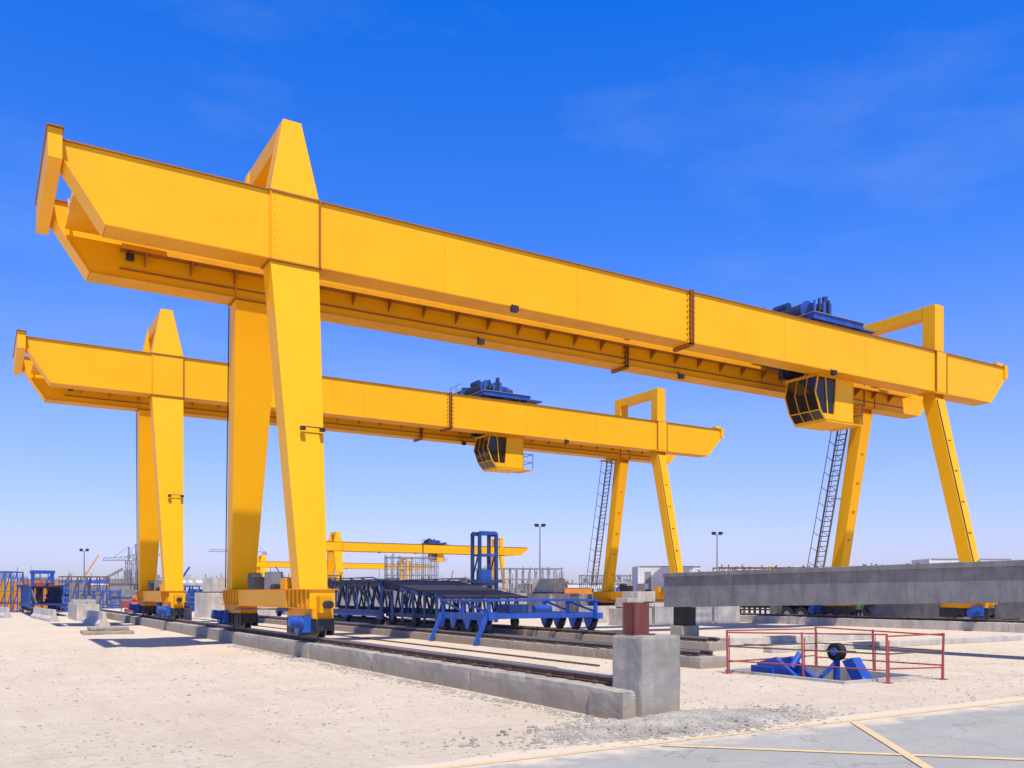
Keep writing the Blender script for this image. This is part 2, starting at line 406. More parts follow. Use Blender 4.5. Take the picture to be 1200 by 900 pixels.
def bogies(X):
    def f(g):
        for yc in (27.1,35.7):
            for dy in (-.85,.85):
                y=yc+dy; z=.98; c=BLU if dy*(yc-31)>0 else BLK
                g.cyl((X-.1,y,z),(X+.1,y,z),.34,BLK,n=24)
                g.cyl((X-.14,y,z),(X-.1,y,z),.38,GRS,n=24); g.cyl((X+.1,y,z),(X+.14,y,z),.38,GRS,n=24)
                g.cyl((X-.34,y,z),(X+.34,y,z),.09,BLK)
                for sx in(-1,1): g.box(X+sx*.3-.03,X+sx*.3+.03,y-.5,y+.5,.7,1.22,BLK)
                g.cyl((X-.36,y,z),(X-.33,y,z),.22,c,n=20)
            y=yc+(-.85 if yc<31 else .85)
            g.cyl((X-.95,y-.1,1.15),(X-.36,y-.1,1.05),.17,BLU,n=18); g.box(X-.55,X-.34,y-.3,y+.3,.8,1.3,BLU)
            g.cyl((X-.62,y+.25,.95),(X-.36,y+.25,.95),.24,BLU,n=18)
            for k in range(6): g.cyl((X-.9+k*.07,y-.1,1.142-k*.012),(X-.87+k*.07,y-.1,1.137-k*.012),.195,BLU,n=18)
            g.box(X-.35,X+.35,yc-.12,yc+.12,.75,1.2,BLK)
    return f
def ends(g):
    g.ext([(XL-.02,28.3,15.42),(XL-.02,28.3,14.55),(XL-.02,34.3,14.45),(XL-.02,34.3,15.42)],(-.38,0,0),YEL)
    g.box(XL-.44,XL+.02,28.2,34.4,15.422,15.45,FLG)
    g.box(XL-.3,XL-.1,28.9,29.3,15.45,15.62,RUS); g.box(XL-.3,XL-.1,33.3,33.7,15.45,15.62,RUS)
    g.box(XR+.02,XR+.32,28.5,34.1,14.55,15.35,YEL)
    g.cyl((XR+.3,29.0,15.0),(XR+.55,29.0,15.0),.14,FLG); g.box(XR-.3,XR+.3,28.8,29.2,15.36,15.55,YEL)
    g.box(2.5,5.6,29.7,33.0,14.3,14.36,YEL2)
    for y in (29.75,31.3,32.9):
        g.beam((2.6,y,14.36),(2.6,y,15.3),.04,.04,WHT)
    g.beam((2.6,29.75,15.0),(2.6,32.9,15.0),.04,.04,WHT); g.beam((2.6,29.75,14.7),(2.6,32.9,14.7),.04,.04,WHT)
def ladder(g):
    x=RX-.75; b=Vector((x,36.3,2.6)); t=Vector((x,34.15,12.9))
    for s_ in (-.34,.34):
        g.beam(b+Vector((0,s_,0)),t+Vector((0,s_,0)),.05,.1,LAD)
        g.beam(b+Vector((-.55,s_,.5)),t+Vector((-.55,s_,.0)),.035,.035,LAD)
    for i in range(34):
        p=b.lerp(t,(i+.5)/34); g.beam(p+Vector((0,-.34,0)),p+Vector((0,.34,0)),.16,.035,LAD)
        if i%3==0:
            for s_ in(-.34,.34): g.beam(p+Vector((0,s_,0)),p+Vector((-.55,s_,.25)),.03,.03,LAD)
    for k in (.02,.5,.98):
        p=b.lerp(t,k); g.beam(p,p+Vector((.6,-.3,0)),.06,.06,LAD)
    g.box(RX-1.3,RX-.4,33.6,34.9,12.88,12.94,YEL2)
def lights(g):
    for (x,y,z) in ((8.9,26.75+.55,7.2),(17.5,28.5,ZB-.12),(36,28.5,ZB-.12),(4.5,32.9,ZB+.7),(18.5,32.9,ZB-.15),(30,32.9,ZB-.15)):
        if z<10:
            g.beam((x-.05,27.5,7.38),(x+.75,27.5,7.38),.03,.03,BLK)
            for xx in (x,x+.65): g.box(xx-.08,xx+.08,27.36,27.49,7.25,7.36,BLK)
            g.box(x-.1,x+.08,27.5,27.62,6.3,6.45,BLK); continue
        g.box(x-.13,x+.13,y-.2,y+.02,z-.12,z+.1,BLK); g.beam((x,y,z+.1),(x,y+.15,z+.25),.05,.05,BLK)
def conduit(g):
    g.cyl((LX-.5,36.1,2.2),(LX-.86,34.02,12.9),.022,BLK); g.cyl((LX-.42,36.12,2.2),(LX-.76,34.05,12.9),.02,BLK)
    g.cyl((RX-.3,26.2,2.2),(RX-.37,28.55,12.6),.025,BLK)
def trolley(g):
    for y in (29.05,33.55):
        g.box(-1.9,1.9,y-.18,y+.18,15.55,15.85,BLU)
        for x in (-1.5,1.5): g.cyl((x,y-.07,15.58),(x,y+.07,15.58),.22,BLK,n=20)
    for x in (-1.6,0,1.6): g.box(x-.15,x+.15,29.23,33.37,15.6,15.85,BLU)
    g.box(-1.95,1.95,28.8,33.8,15.852,15.89,GRS)
    g.cyl((-1.0,30.0,16.35),(-1.0,32.6,16.35),.42,DBL,n=24)
    for y in (30.0,32.6): g.cyl((-1.0,y-.05,16.35),(-1.0,y+.05,16.35),.52,BLU,n=24); g.box(-1.3,-.7,y-.09,y-.055,15.9,16.4,BLU)
    for k in range(22): g.cyl((-1.0,30.1+k*.11,16.35),(-1.0,30.14+k*.11,16.35),.44,BLK,n=20)
    g.box(-1.6,-.7,32.75,33.3,15.9,16.6,DBL); g.cyl((-1.15,33.0,16.6),(-1.15,33.0,16.9),.2,DBL)
    g.cyl((-1.6,29.3,16.2),(-.8,29.3,16.2),.26,DBL,n=18); g.box(-.75,-.3,29.1,29.6,15.9,16.6,BLU); g.cyl((-.5,29.35,16.6),(-.5,29.35,16.95),.14,DBL)
    g.cyl((-.2,30.2,16.3),(.9,30.2,16.3),.28,BLU,n=18); g.cyl((.9,30.2,16.3),(1.15,30.2,16.3),.2,DBL)
    for k in range(7): g.cyl((-.1+k*.12,30.2,16.3),(-.06+k*.12,30.2,16.3),.32,DBL,n=18)
    g.cyl((-.9,31.3,16.95),(-.9,32.2,16.95),.22,DBL,n=18)
    for y in(31.35,32.15): g.beam((-.9,y,16.3),(-.9,y,17.1),.08,.14,DBL)
    g.box(.3,1.3,30.9,31.7,15.9,16.35,BLU); g.box(.6,1.7,32.4,33.1,15.9,16.2,GRS)
    for k in range(5): g.beam((-1.5+k*.5,29.0+k*.3,15.95),(-.9+k*.5,31+k*.3,16.5),.05,.05,BLK)
    for k in range(4): g.cyl((-1.7+k*.35,29.0,15.9),(-1.7+k*.35,29.0,16.5+.15*(k%2)),.07,BLK if k%2 else BLU,n=10)
    g.box(1.9,3.0,29.0,33.4,15.6,15.68,BLU)
    g.cyl((2.3,30,15.95),(2.3,32.4,15.95),.22,BLU,n=18)
    def hr(p,q,n):
        p=Vector(p);q=Vector(q)
        for i in range(n+1):
            r=p.lerp(q,i/n); g.beam(r,r+Vector((0,0,1.05)),.03,.03,GRS)
        for h in(.55,1.05): g.beam(p+Vector((0,0,h)),q+Vector((0,0,h)),.03,.03,GRS)
    hr((-1.9,33.75,15.9),(1.9,33.75,15.9),4); hr((-1.9,32,15.9),(-1.9,33.75,15.9),2)
    for x in(-.9,.4):
        for y in (30.4,32.2): g.beam((x,y,15.6),(x,y,14.0),.1,.1,DBL)
    g.box(-1.2,.7,30.2,32.4,14.6,14.9,DBL); g.box(-1.5,-.6,30.4,32.3,13.9,14.5,DBL)
    g.cyl((-.9,31.2,13.7),(-.9,31.6,13.7),.45,DBL,n=22); g.cyl((-.3,31.2,13.7),(-.3,31.6,13.7),.45,DBL,n=22)
    g.box(-1.4,.3,31.25,31.55,13.1,13.6,BLK)
    for x in(-1.3,-.9,-.3,.1): g.cyl((x,31.4,13.6),(x,31.4,16.2),.02,BLK,n=6)
    g.cyl((-.6,31.4,13.1),(-.6,31.4,12.7),.1,BLK)
def cabin(g):
    y0,y1=29.2,31.1
    pr=[(-1.3,12.9),(-1.5,12.05),(-1.15,11.2),(-.75,10.75),(1.35,10.75),(1.35,12.9)]
    g.ext([(x,y0+.04,z) for x,z in pr],(0,y1-y0-.08,0),GLS)
    def off(p,q,w,y,m=YEL,t=.06): g.beam((p[0],y,p[1]),(q[0],y,q[1]),t,w,m)
    for y in (y0,y1):
        for i in range(6): off(pr[i],pr[(i+1)%6],.06,y)
        off((-.75,12.9),(-.55,10.75),.04,y)
    for (ya,yb) in ((y0-.03,y0+.035),(y1-.035,y1+.03)):
        g.ext([(.05,ya,12.88),(-.12,ya,10.77),(1.33,ya,10.77),(1.33,ya,12.88)],(0,yb-ya,0),YEL)
        g.ext([(-1.0,ya,11.05),(-.75,ya,10.77),(-.15,ya,10.77),(-.12,ya,11.05)],(0,yb-ya,0),YEL)
    for i in range(3):
        p,q=pr[i],pr[i+1]
        for k in (0,4/3,8/3,4):
            y=y0+k*(y1-y0)/4; g.beam((p[0],y,p[1]),(q[0],y,q[1]),.04,.05,YEL if k in(0,4) else YEL2)
    for i in (0,2): g.beam((pr[i][0],y0,pr[i][1]),(pr[i][0],y1,pr[i][1]),.05,.05,YEL)
    g.beam((pr[3][0],y0,pr[3][1]),(pr[3][0],y1,pr[3][1]),.1,.1,YEL)
    g.box(-.7,1.4,y0-.03,y1+.03,10.66,10.745,YEL); g.box(-1.4,1.5,y0-.1,y1+.1,12.905,13.0,YEL2)
    g.box(1.352,1.42,y0,y1,10.8,12.88,YEL)
    g.box(1.42,2.3,y0+.1,y1,10.72,10.78,YEL2)
    for (x,y) in ((1.5,y0+.12),(2.3,y0+.12),(2.3,y1)): g.beam((x,y,10.78),(x,y,11.85),.04,.04,LAD)
    for h in(11.3,11.85): g.beam((1.45,y0+.12,h),(2.3,y0+.12,h),.04,.04,LAD); g.beam((2.3,y0+.12,h),(2.3,y1,h),.04,.04,LAD)
    for x in(1.75,2.25): g.beam((x,y1-.1,10.8),(x,y1+.3,13.6),.04,.06,LAD)
    for i in range(8): g.beam((1.75,y1-.07+i*.045,11.1+i*.32),(2.25,y1-.07+i*.045,11.1+i*.32),.04,.03,LAD)
    for x in(-.9,1.0): g.box(x-.08,x+.08,30.2,30.35,13.0,15.6,YEL2)
    g.box(-.3,.1,y0+.3,y0+.6,13.0,13.2,BLK)
def gantry(name,loc,tx,scale=None):
    e=empty(name,loc)
    if scale: e.scale=scale
    crane_part('girder_near',e,girder(28.6,29.5,False),0)
    crane_part('girder_far',e,girder(33.1,34.0,True),0)
    crane_part('legs_rigid',e,legs_left,.012); crane_part('legs_hinged',e,legs_right,.01)
    crane_part('sill_beam',e,sill(LX,True)); crane_part('sill_beam_hinged',e,sill(RX,False))
    crane_part('bogie_wheels',e,bogies(LX)); crane_part('bogie_wheels_hinged',e,bogies(RX))
    crane_part('end_beams',e,ends,.01); crane_part('access_ladder',e,ladder); crane_part('floodlights',e,lights); crane_part('conduits',e,conduit)
    crane_part('trolley',e,trolley,0,(tx,0,0)); crane_part('operator_cabin',e,cabin,0,(tx+.1,0,0))
    return e
gantry('gantry_crane',(0,0,0),37.0)
gantry('gantry_crane',(0,22.9,0),31.3)
gantry('gantry_crane',(64,180,0),30,(1.3,.9,.96))
gantry('gantry_crane',(68,262,0),22,(1.45,1,.82))

# ---------------------------------------------------------------- precast beam on supports
e=empty('precast_concrete_beam')
g=MB()
def bz(y): return 1.35+(30.6-y)/16.2*.37
ye=30.0
g.hexa([(26.4,ye,bz(ye)),(27.6,ye,bz(ye)),(27.6,4,bz(4)),(26.4,4,bz(4))],[(26.4,ye,2.88),(27.6,ye,2.88),(27.6,4,3.02),(26.4,4,3.02)],CONG)
g.hexa([(26.33,ye+.02,2.72),(27.67,ye+.02,2.72),(27.67,3.9,2.86),(26.33,3.9,2.86)],[(26.33,ye+.02,2.9),(27.67,ye+.02,2.9),(27.67,3.9,3.04),(26.33,3.9,3.04)],CONG)
for i in range(12): g.beam((26.9,5+i*2.1,2.9),(26.9,5.3+i*2.1,3.02),.03,.05,RUS)
g.obj('beam',e,.02)
g=MB(); g.box(26.5,27.5,28.9,29.7,0,.55,CON); g.box(26.6,27.4,29,29.6,.55,1.37,BLK); g.box(26.3,27.7,6,7.4,0,1.7,CONG); g.obj('supports',e,.02)

# ---------------------------------------------------------------- red railing round pit
e=empty('pit_guard_railing')
g=MB()
pts=[(15.9,15.7),(17.2,12.15),(19.0,12.0),(19.4,15.9)]
for i in range(4):
    p=Vector((*pts[i],0));q=Vector((*pts[(i+1)%4],0)); n=2 if (q-p).length>3.6 else 1
    for k in range(n):
        r=p.lerp(q,k/n); g.cyl(r-Vector((0,0,.05)),r+Vector((random.uniform(-.03,.03),random.uniform(-.03,.03),1.08)),.028,RED,n=10); g.cyl(r+Vector((.06,0,0)),r+Vector((.05,0,.95)),.012,RED,n=8)
        g.box(r.x-.09,r.x+.09,r.y-.09,r.y+.09,.001,.02,RED)
    for h in (.3,.66,1.05):
        j=Vector((0,0,random.uniform(-.04,.04))); g.cyl(p+Vector((0,0,h))+j,q+Vector((0,0,h))-j,.018,RED if h!=.66 else RUS,n=8)
g.obj('rails',e)
e=empty('blue_hydraulic_jack')
g=MB()
for (dx) in (0,.55):
    g.ext([(16.8+dx,15.6,.25),(16.8+dx,15.0,.42),(16.8+dx,13.6,-.5),(16.8+dx,13.8,-.8),(16.8+dx,15.5,-.1)],(.12,0,0),BLU)
g.box(16.7,17.7,15.0,15.7,-.25,.18,BLU); g.box(16.75,17.6,14.0,14.25,-.6,-.1,BLU)
g.cyl((17.05,14.7,.15),(17.35,14.7,.5),.08,BLU); g.cyl((18.0,14.2,.55),(18.2,14.2,.55),.22,TYR,n=22); g.cyl((17.97,14.2,.55),(18.23,14.2,.55),.1,BLU,n=16)
g.beam((18.1,14.2,.55),(18.1,14.2,-1.4),.12,.12,BLU); g.beam((17.7,14.5,-.2),(18.1,14.2,.3),.1,.1,BLU)
g.ext([(17.9,13.6,.45),(17.9,13.9,.35),(17.9,13.1,-.9),(17.9,12.8,-.8)],(.3,0,0),BLU); g.ext([(18.35,13.9,.4),(18.35,14.1,.3),(18.35,13.3,-.9),(18.35,13.0,-.8)],(.25,0,0),BLU)
g.obj('frame',e,.01)

# ---------------------------------------------------------------- blue formwork line
def formwork(name,y0,y1,xc,zt,w=3.4,seed=1,top=BLK):
    e=empty(name); g=MB()
    n=max(2,int((y1-y0)/1.4))
    g.box(xc-w/2,xc+w/2,y0,y1,zt-.1,zt,top); 
    for sx in(-1,1):
        X=xc+sx*w/2*.92
        g.box(X-.08,X+.08,y0,y1,zt-.3,zt-.104,DBL); g.box(X-.09,X+.09,y0,y1,.95,1.15,DBL)
        for i in range(n):
            a=y0+(y1-y0)*i/n; b_=y0+(y1-y0)*(i+1)/n; m=(a+b_)/2
            g.beam((X,a,1.1),(X,m,zt-.25),.07,.07,DBL); g.beam((X,m,zt-.25),(X,b_,1.1),.07,.07,DBL)
            g.beam((X+sx*.07,a,.98),(X+sx*.07,a,zt),.08,.08,DBL if i%2 else BLU)
            g.beam((X,a,zt-.05),(X+sx*.5,a,zt+.12),.06,.06,DBL)
        g.box(X-.12,X+.12,y0,y1,.82,.945,BLU)
        g.box(X+sx*.5-.03,X+sx*.5+.03,y0,y1,zt+.1,zt+.16,DBL)
    for i in range(n+1):
        a=y0+(y1-y0)*i/n; a=min(max(a,y0+.06),y1-.06); g.box(xc-w/2+.1,xc+w/2-.1,a-.05,a+.05,.96,1.12,DBL)
        if i%3==0:
            for sx in(-1,1):
                X=xc+sx*w/2*.92; g.cyl((X-.1,a,.68),(X+.1,a,.68),.24,BLK,n=16); g.box(X-.18,X+.18,a-.3,a+.3,.7,.82,BLU)
        g.cyl((xc-w/2*.6,a,1.1),(xc-w/2*.9,a,zt-.2),.05,GRS,n=8)
    g.obj('frame',e)
    return e
XC=19.3
formwork('steel_formwork',40.5,48.5,XC,2.65,4.6,1); formwork('steel_formwork',49,58,XC,2.75,4.6,2)
e=empty('steel_formwork'); g=MB()
g.hexa([(17.2,33.6,1.75),(21.4,33.6,1.75),(21.4,40.3,2.2),(17.2,40.3,2.2)],[(17.2,33.6,1.85),(21.4,33.6,1.85),(21.4,40.3,2.6),(17.2,40.3,2.6)],BLK)
for sx in(17.4,21.2):
    g.box(sx-.1,sx+.1,33.6,40.3,.85,1.05,DBL)
    for i in range(9):
        y=33.9+i*.8; g.beam((sx,y,1.0),(sx,y+.35,1.75+i*.05),.07,.07,DBL); g.beam((sx,y+.35,1.75+i*.05),(sx,y+.75,1.0),.07,.07,DBL)
    for y in (34.4,37,39.6): g.cyl((sx-.1,y,.68),(sx+.1,y,.68),.24,BLK,n=16)
for i in range(6): g.beam((16.9,34+i*1.2,1.9+i*.1),(17.3,34+i*1.2,1.7+i*.1),.08,.08,BLU); g.box(16.95,17.0,33.9+i*1.2,34.1+i*1.2,.7,1.9,DBL)
g.obj('frame',e)
e=empty('blue_transport_trolley'); g=MB()
for x in (16.7,21.8):
    g.box(x-.16,x+.16,28.7,33.0,.95,1.2,BLU); 
    for y in (29.3,30.4,31.6,32.6):
        g.cyl((x-.1,y,.68),(x+.1,y,.68),.23,BLK,n=18)
        for sx in (-.2,.14): g.ext([(x+sx,y-.28,.95),(x+sx,y+.28,.95),(x+sx,y+.1,.58),(x+sx,y-.1,.58)],(.06,0,0),BLU)
    for y in (29.0,31.0,32.8): g.beam((x,y,1.2),(x,y,1.65),.13,.13,BLU)
    g.box(x-.08,x+.08,28.9,33.0,1.65,1.75,BLU)
    g.beam((x,29.1,1.25),(x,31.0,1.65),.08,.08,BLU); g.beam((x,31,1.25),(x,32.8,1.65),.08,.08,BLU)
for y in (29.0,31.0,32.8): g.box(16.86,21.64,y-.1,y+.1,1.0,1.18,BLU); g.box(16.8,21.7,y-.05,y+.05,1.67,1.74,BLU)
g.beam((16.9,29.1,1.1),(21.6,32.7,1.1),.1,.1,BLU)
g.box(18,18.9,29.6,30.6,1.2,1.55,DBL); g.cyl((19.4,30,1.35),(20.2,30,1.35),.17,BLU,n=16)
for y in (28.8,32.6): g.ext([(15.95,y,.02),(16.12,y,.02),(16.54,y,.95),(16.54,y,1.15),(16.45,y,1.15)],(0,.12,0),BLU)
g.obj('frame',e,.008)
e=empty('blue_lifting_portal'); g=MB()
for x in (29,30.3):
    for y in (51.6,52.6): g.beam((x,y,0),(x,y,6.1),.2,.2,DBL)
    g.beam((x,51.6,6.0),(x,52.6,6.0),.2,.2,DBL); g.beam((x,51.6,1),(x,52.6,3),.08,.08,DBL); g.beam((x,52.6,3),(x,51.6,5),.08,.08,DBL)
for y in(51.6,52.6):
    g.beam((29,y,6.1),(30.3,y,6.1),.22,.22,BLU); g.beam((29,y,4.6),(30.3,y,4.6),.16,.16,BLU); g.beam((29,y,2.6),(30.3,y,2.6),.16,.16,BLU)
g.box(28.7,30.6,51.3,52.9,2.7,2.9,DBL); g.box(29.2,30,51.7,52.4,2.9,3.6,BLU)
g.obj('frame',e)
formwork('steel_formwork',84,104,5.0,2.6,2.6,5)
e=empty('blue_lifting_portal'); g=MB()
for x in (4.5,6.2):
    for y in (96,97.5): g.beam((x,y,0),(x,y,4.2),.22,.22,BLU)
for y in(96,97.5): g.box(4.3,6.4,y-.15,y+.15,3.9,4.2,BLU); g.beam((4.5,y,1),(6.2,y,3.9),.12,.12,BLU)
g.box(4.7,6.0,96.1,97.4,2.7,3.0,RED); g.box(4.8,5.3,96.1,97.4,1.2,2.7,GRS)
g.obj('frame',e)

# ---------------------------------------------------------------- yard objects
def blockstack(name,x,y,l,w,h,rot,mat=CONL,n=1):
    e=empty(name,(x,y,0),rot); g=MB()
    for i in range(n):
        o=i*(l+.25)
        hh=h*random.uniform(.85,1.1)
        g.box(o,o+l,-w/2,w/2,0,hh,mat)
        if random.random()<.5: g.box(o+.2*l,o+.75*l,-w/2+.1,w/2-.1,hh+.08,hh+.6*hh,mat); g.box(o+.25*l,o+.3*l,-w/2,w/2,hh,hh+.08,RUS); g.box(o+.65*l,o+.7*l,-w/2,w/2,hh,hh+.08,RUS)
        for k in (.25,.75): g.cyl((o+l*k,0,hh),(o+l*k,0,hh+.12),.02,RUS,n=6)
    g.obj('blocks',e,.03)
def barrier(name,x,y,rot,n):
    e=empty(name,(x,y,0),rot); g=MB()
    for i in range(n):
        o=i*2.05; g.ext([(o,-.3,0),(o,-.3,.18),(o,-.12,.4),(o,-.09,.85),(o,.09,.85),(o,.12,.4),(o,.3,.18),(o,.3,0)],(2,0,0),CONL)
    g.obj('segments',e)
P2=math.pi/2
g=MB(); g.roughbox(4.3,6.6,46.5,48.2,-.05,.16,CON,.2,.02); g.roughbox(4.6,6.4,46.8,48.0,.16,.34,CON,.2,.02); g.obj('concrete_slab_stack')
barrier('concrete_barrier',6.3,56,P2,5); barrier('concrete_barrier',4.5,68,P2+.05,6); barrier('concrete_barrier',2.0,80,P2+.1,5)
blockstack('concrete_block',6.8,70,2.2,1.5,1.4,P2,CONL,3)
blockstack('concrete_block',15.5,74,3.2,2,2.0,.3,CONL,2)
blockstack('concrete_block',11.2,60,2.4,1.6,1.1,P2,CON,3)
blockstack('concrete_block',33.5,42.5,2.3,1.4,1.15,.0,CONL,4)
blockstack('concrete_block',35,47.5,3,1.8,1.3,.05,CONL,3)
blockstack('concrete_block',38,58,3.5,2.2,1.9,.5,CON,3)
blockstack('concrete_block',30,66,4,2,1.8,.1,CONL,4)
blockstack('concrete_block',24,80,5,2,2.4,.0,CONG,4)
blockstack('concrete_block',52,36,2.5,1.4,.9,P2,CONL,3)
blockstack('concrete_block',57,34,4,1.6,1.4,P2,CONG,4)
blockstack('concrete_block',50,58,3,2,1.6,.2,CONL,3)
e=empty('precast_concrete_beam',(54,24,0),P2); g=MB()
for i in range(2): g.box(0,22,i*2.0,i*2+1,.5,1.7,CONG); g.box(0,22,i*2-.2,i*2+1.2,1.7,1.85,CONG); g.box(3,3.5,i*2,i*2+1,0,.5,CON); g.box(18,18.5,i*2,i*2+1,0,.5,CON)
g.obj('beams',e)
def lattice(name,x,y,rot,l,w,h,nx,nz,mat=BLK,t=.07):
    e=empty(name,(x,y,0),rot); g=MB()
    for j in (0,w/2,w):
        for i in range(nx+1): g.beam((l*i/nx,j,0),(l*i/nx,j,h*random.uniform(.9,1.1)),t,t,mat)
        for k in range(1,nz+1): g.beam((0,j,h*k/nz-.05),(l,j,h*k/nz-.05),t,t,mat)
    for i in range(0,nx+1,2): 
        for k in range(1,nz+1): g.beam((l*i/nx,0,h*k/nz),(l*i/nx,w,h*k/nz),t,t,mat)
    for i in range(nx):
        if random.random()<.4: g.beam((l*i/nx,0,0),(l*(i+1)/nx,0,h*.95),t*.8,t*.8,mat)
    g.box(0,l,0,w,.4,.5,mat)
    g.obj('bars',e)
lattice('rebar_cage',60,58,-.55,7,3,3.3,14,4)
lattice('rebar_cage',66,72,-.55,6,3,4.0,10,3,RUS)
lattice('rebar_cage',68,49,-.6,7,3,4.3,16,5,BLK)
lattice('rebar_cage',84,50,-.6,12,3,4.2,16,4,RUS)
lattice('rebar_cage',75,66,-.55,12,3,4.6,20,4,BLK)
lattice('scaffolding',130,178,-.5,22,8,6.5,14,3,GRS,.2)
lattice('scaffolding',160,160,-.5,24,8,8.5,14,3,RUS,.22)
lattice('scaffolding',110,200,-.5,24,8,8.5,14,3,GRS,.22)
lattice('scaffolding',82,190,-.3,12,6,10.5,8,5,GRS,.2)
lattice('scaffolding',60,190,-.3,10,6,6,8,3,RUS,.16)
def container(name,x,y,rot,l,w,h,z0,mat):
    e=empty(name,(x,y,0),rot); g=MB()
    g.box(0,l,0,w,z0,z0+h,mat)
    k=.2
    while k<l-.2: g.box(k,k+.12,-.03,-.001,z0+.15,z0+h-.15,mat); k+=.3
    for a in (0,l): 
        g.box(a-.06,a+.06,-.05,w+.05,z0-.02,z0+h+.04,mat)
    g.box(-.05,l+.05,-.05,.06,z0+h,z0+h+.06,GRS)
    g.box(l*.55,l*.75,-.05,-.031,z0+h*.3,z0+h*.75,BLK); g.box(l*.1,l*.2,-.05,-.031,z0+.1,z0+h*.85,GRS)
    if z0>.5:
        g.box(0,l,.1,w-.1,z0-.3,z0-.03,BLK)
        for a in (.12,.2,.75,.88):
            for yy in (0,w-.3): g.cyl((l*a,yy,.5),(l*a,yy+.3,.5),.5,TYR,n=18)
            g.cyl((l*a,-.02,.5),(l*a,0,.5),.25,GRS,n=12)
    g.obj('body',e,.02)
container('white_site_trailer',62.5,40.5,-.5,6.5,2.6,2.6,2.0,WHT)
container('white_site_trailer',49.0,59,-.5,5.5,2.6,2.9,1.4,WHT)
container('site_container',58,88,-.6,6,2.5,2.6,0,ORG)
container('site_container',45,100,-.4,7,2.5,2.7,0,YEL2)
container('site_container',30,120,-.2,9,2.5,3.0,0,WHT)
container('site_container',14,150,-.1,7,3,3.2,0,GRS)
container('site_container',24,132,-.1,8,3,3.0,0,WHT)
container('site_container',0,128,.1,5,2.5,2.8,0,GRN)
def flatbed(name,x,y,rot,l=9):
    e=empty(name,(x,y,0),rot); g=MB()
    g.box(0,l,0,2.5,1.1,1.3,BLK); g.box(0,l,.7,.9,.85,1.1,BLK); g.box(0,l,1.6,1.8,.85,1.1,BLK)
    for a in (.3,1.4,l-3.4,l-2.3,l-1.2):
        for yy in (0.0,2.15): g.cyl((a+.5,yy,.5),(a+.5,yy+.35,.5),.5,TYR,n=20); g.cyl((a+.5,yy-.02,.5),(a+.5,yy+.37,.5),.22,GRS,n=12)
    g.box(.1,.3,.1,2.4,1.3,2.0,DBL); g.box(l*.3,l*.8,.3,2.1,1.3,1.7,CONG)
    g.obj('chassis',e)
flatbed('flatbed_trailer',49.5,52,-1.3,10); flatbed('flatbed_trailer',49.5,44,-1.4,7); flatbed('flatbed_trailer',51.5,31,-1.45,8)
def lamp(x,y,h):
    e=empty('light_pole',(x,y,0)); g=MB()
    g.cyl((0,0,0),(0,0,h),.15,GRS,.08,n=10); g.box(-.25,.25,-.25,.25,0,.3,CON)
    g.beam((-.6,.35,h),(.6,-.35,h),.1,.1,GRS)
    for k in(-.45,.45): g.box(k-.25,k+.25,-k*.55-.25,-k*.55+.2,h+.05,h+.42,BLK)
    g.obj('mast',e)
lamp(71.4,108.7,11.9); lamp(94,95,10.7); lamp(15.5,166,9.2)
e=empty('concrete_batching_plant',(58,430,0)); g=MB()
for x in(0,5): g.cyl((x,0,4),(x,0,12),1.7,GRS,n=18); g.cyl((x,0,4),(x,0,1.5),1.7,GRS,.4,n=18); g.cyl((x,0,12),(x,0,13),1.7,GRS,.5,n=18)
for x in(-1.5,1.5,3.5,6.5):
    for y in(-1.5,1.5): g.beam((x,y,0),(x,y,5),.3,.3,GRS)
g.beam((-22,0,1),(-2,0,13),1.2,1.2,GRS); g.box(8.5,16,-3,3,0,7,GRS)
for i in range(5): g.beam((-20+i*4,0,0),(-20+i*4,0,1.6+i*2.4),.3,.3,GRS)
g.obj('silos',e)
def tower(x,y,h,j,ang,mat=YEL2):
    e=empty('tower_crane',(x,y,0),ang); g=MB(); w=.8
    for sx in(-w,w):
        for sy in(-w,w): g.beam((sx,sy,0),(sx,sy,h),.2,.2,mat)
    n=int(h/2)
    for i in range(n):
        for s_ in(-w,w): g.beam((-w,s_,i*2),(w,s_,i*2+2),.12,.12,mat); g.beam((s_,-w,i*2),(s_,w,i*2+2),.12,.12,mat)
    g.beam((-j*.3,0,h),(j,0,h),.3,.3,mat); g.beam((0,0,h+1.4),(j*.97,0,h+.9),.2,.2,mat); g.beam((0,0,h),(0,0,h+5),.4,.4,mat)
    for i in range(int(j/2)): g.beam((i*2,0,h),(i*2+1,0,h+1.2),.12,.12,mat); g.beam((i*2+1,0,h+1.2),(i*2+2,0,h),.12,.12,mat)
    g.beam((0,0,h+5),(j*.6,0,h+1.1),.08,.08,BLK); g.beam((0,0,h+5),(-j*.28,0,h),.08,.08,BLK); g.box(-j*.3,-j*.2,-.8,.8,h-1.6,h,CON)
    g.obj('mast_and_jib',e)
tower(47,346,14,10,2.5,GRS); tower(108,405,21,20,2.7,GRS); tower(60,420,19,12,.4,GRS)
def shed(name,x,y,rot,l,w,h,wall,roof):
    e=empty(name,(x,y,0),rot); g=MB()
    g.box(0,l,0,w,0,h,wall)
    n=8; arc=[(0,w*i/n,h+.9*math.sin(math.pi*i/n)) for i in range(n+1)]
    g.ext([(p[0]-.3,p[1],p[2]+.02) for p in arc],(l+.6,0,0),roof)
    k=1
    while k<l-1.5: g.box(k,k+1.1,-.05,-.002,h*.4,h*.75,BLK); k+=2.6
    g.box(l*.45,l*.45+2,-.07,-.051,0,h*.7,GRS)
    g.obj('shell',e)
shed('site_shed',10,225,-.1,16,10,4.2,WHT,BLU); shed('site_shed',-12,205,.05,10,8,3.6,GRS,WHT); shed('site_shed',38,245,-.2,18,10,4.6,GRS,WHT)
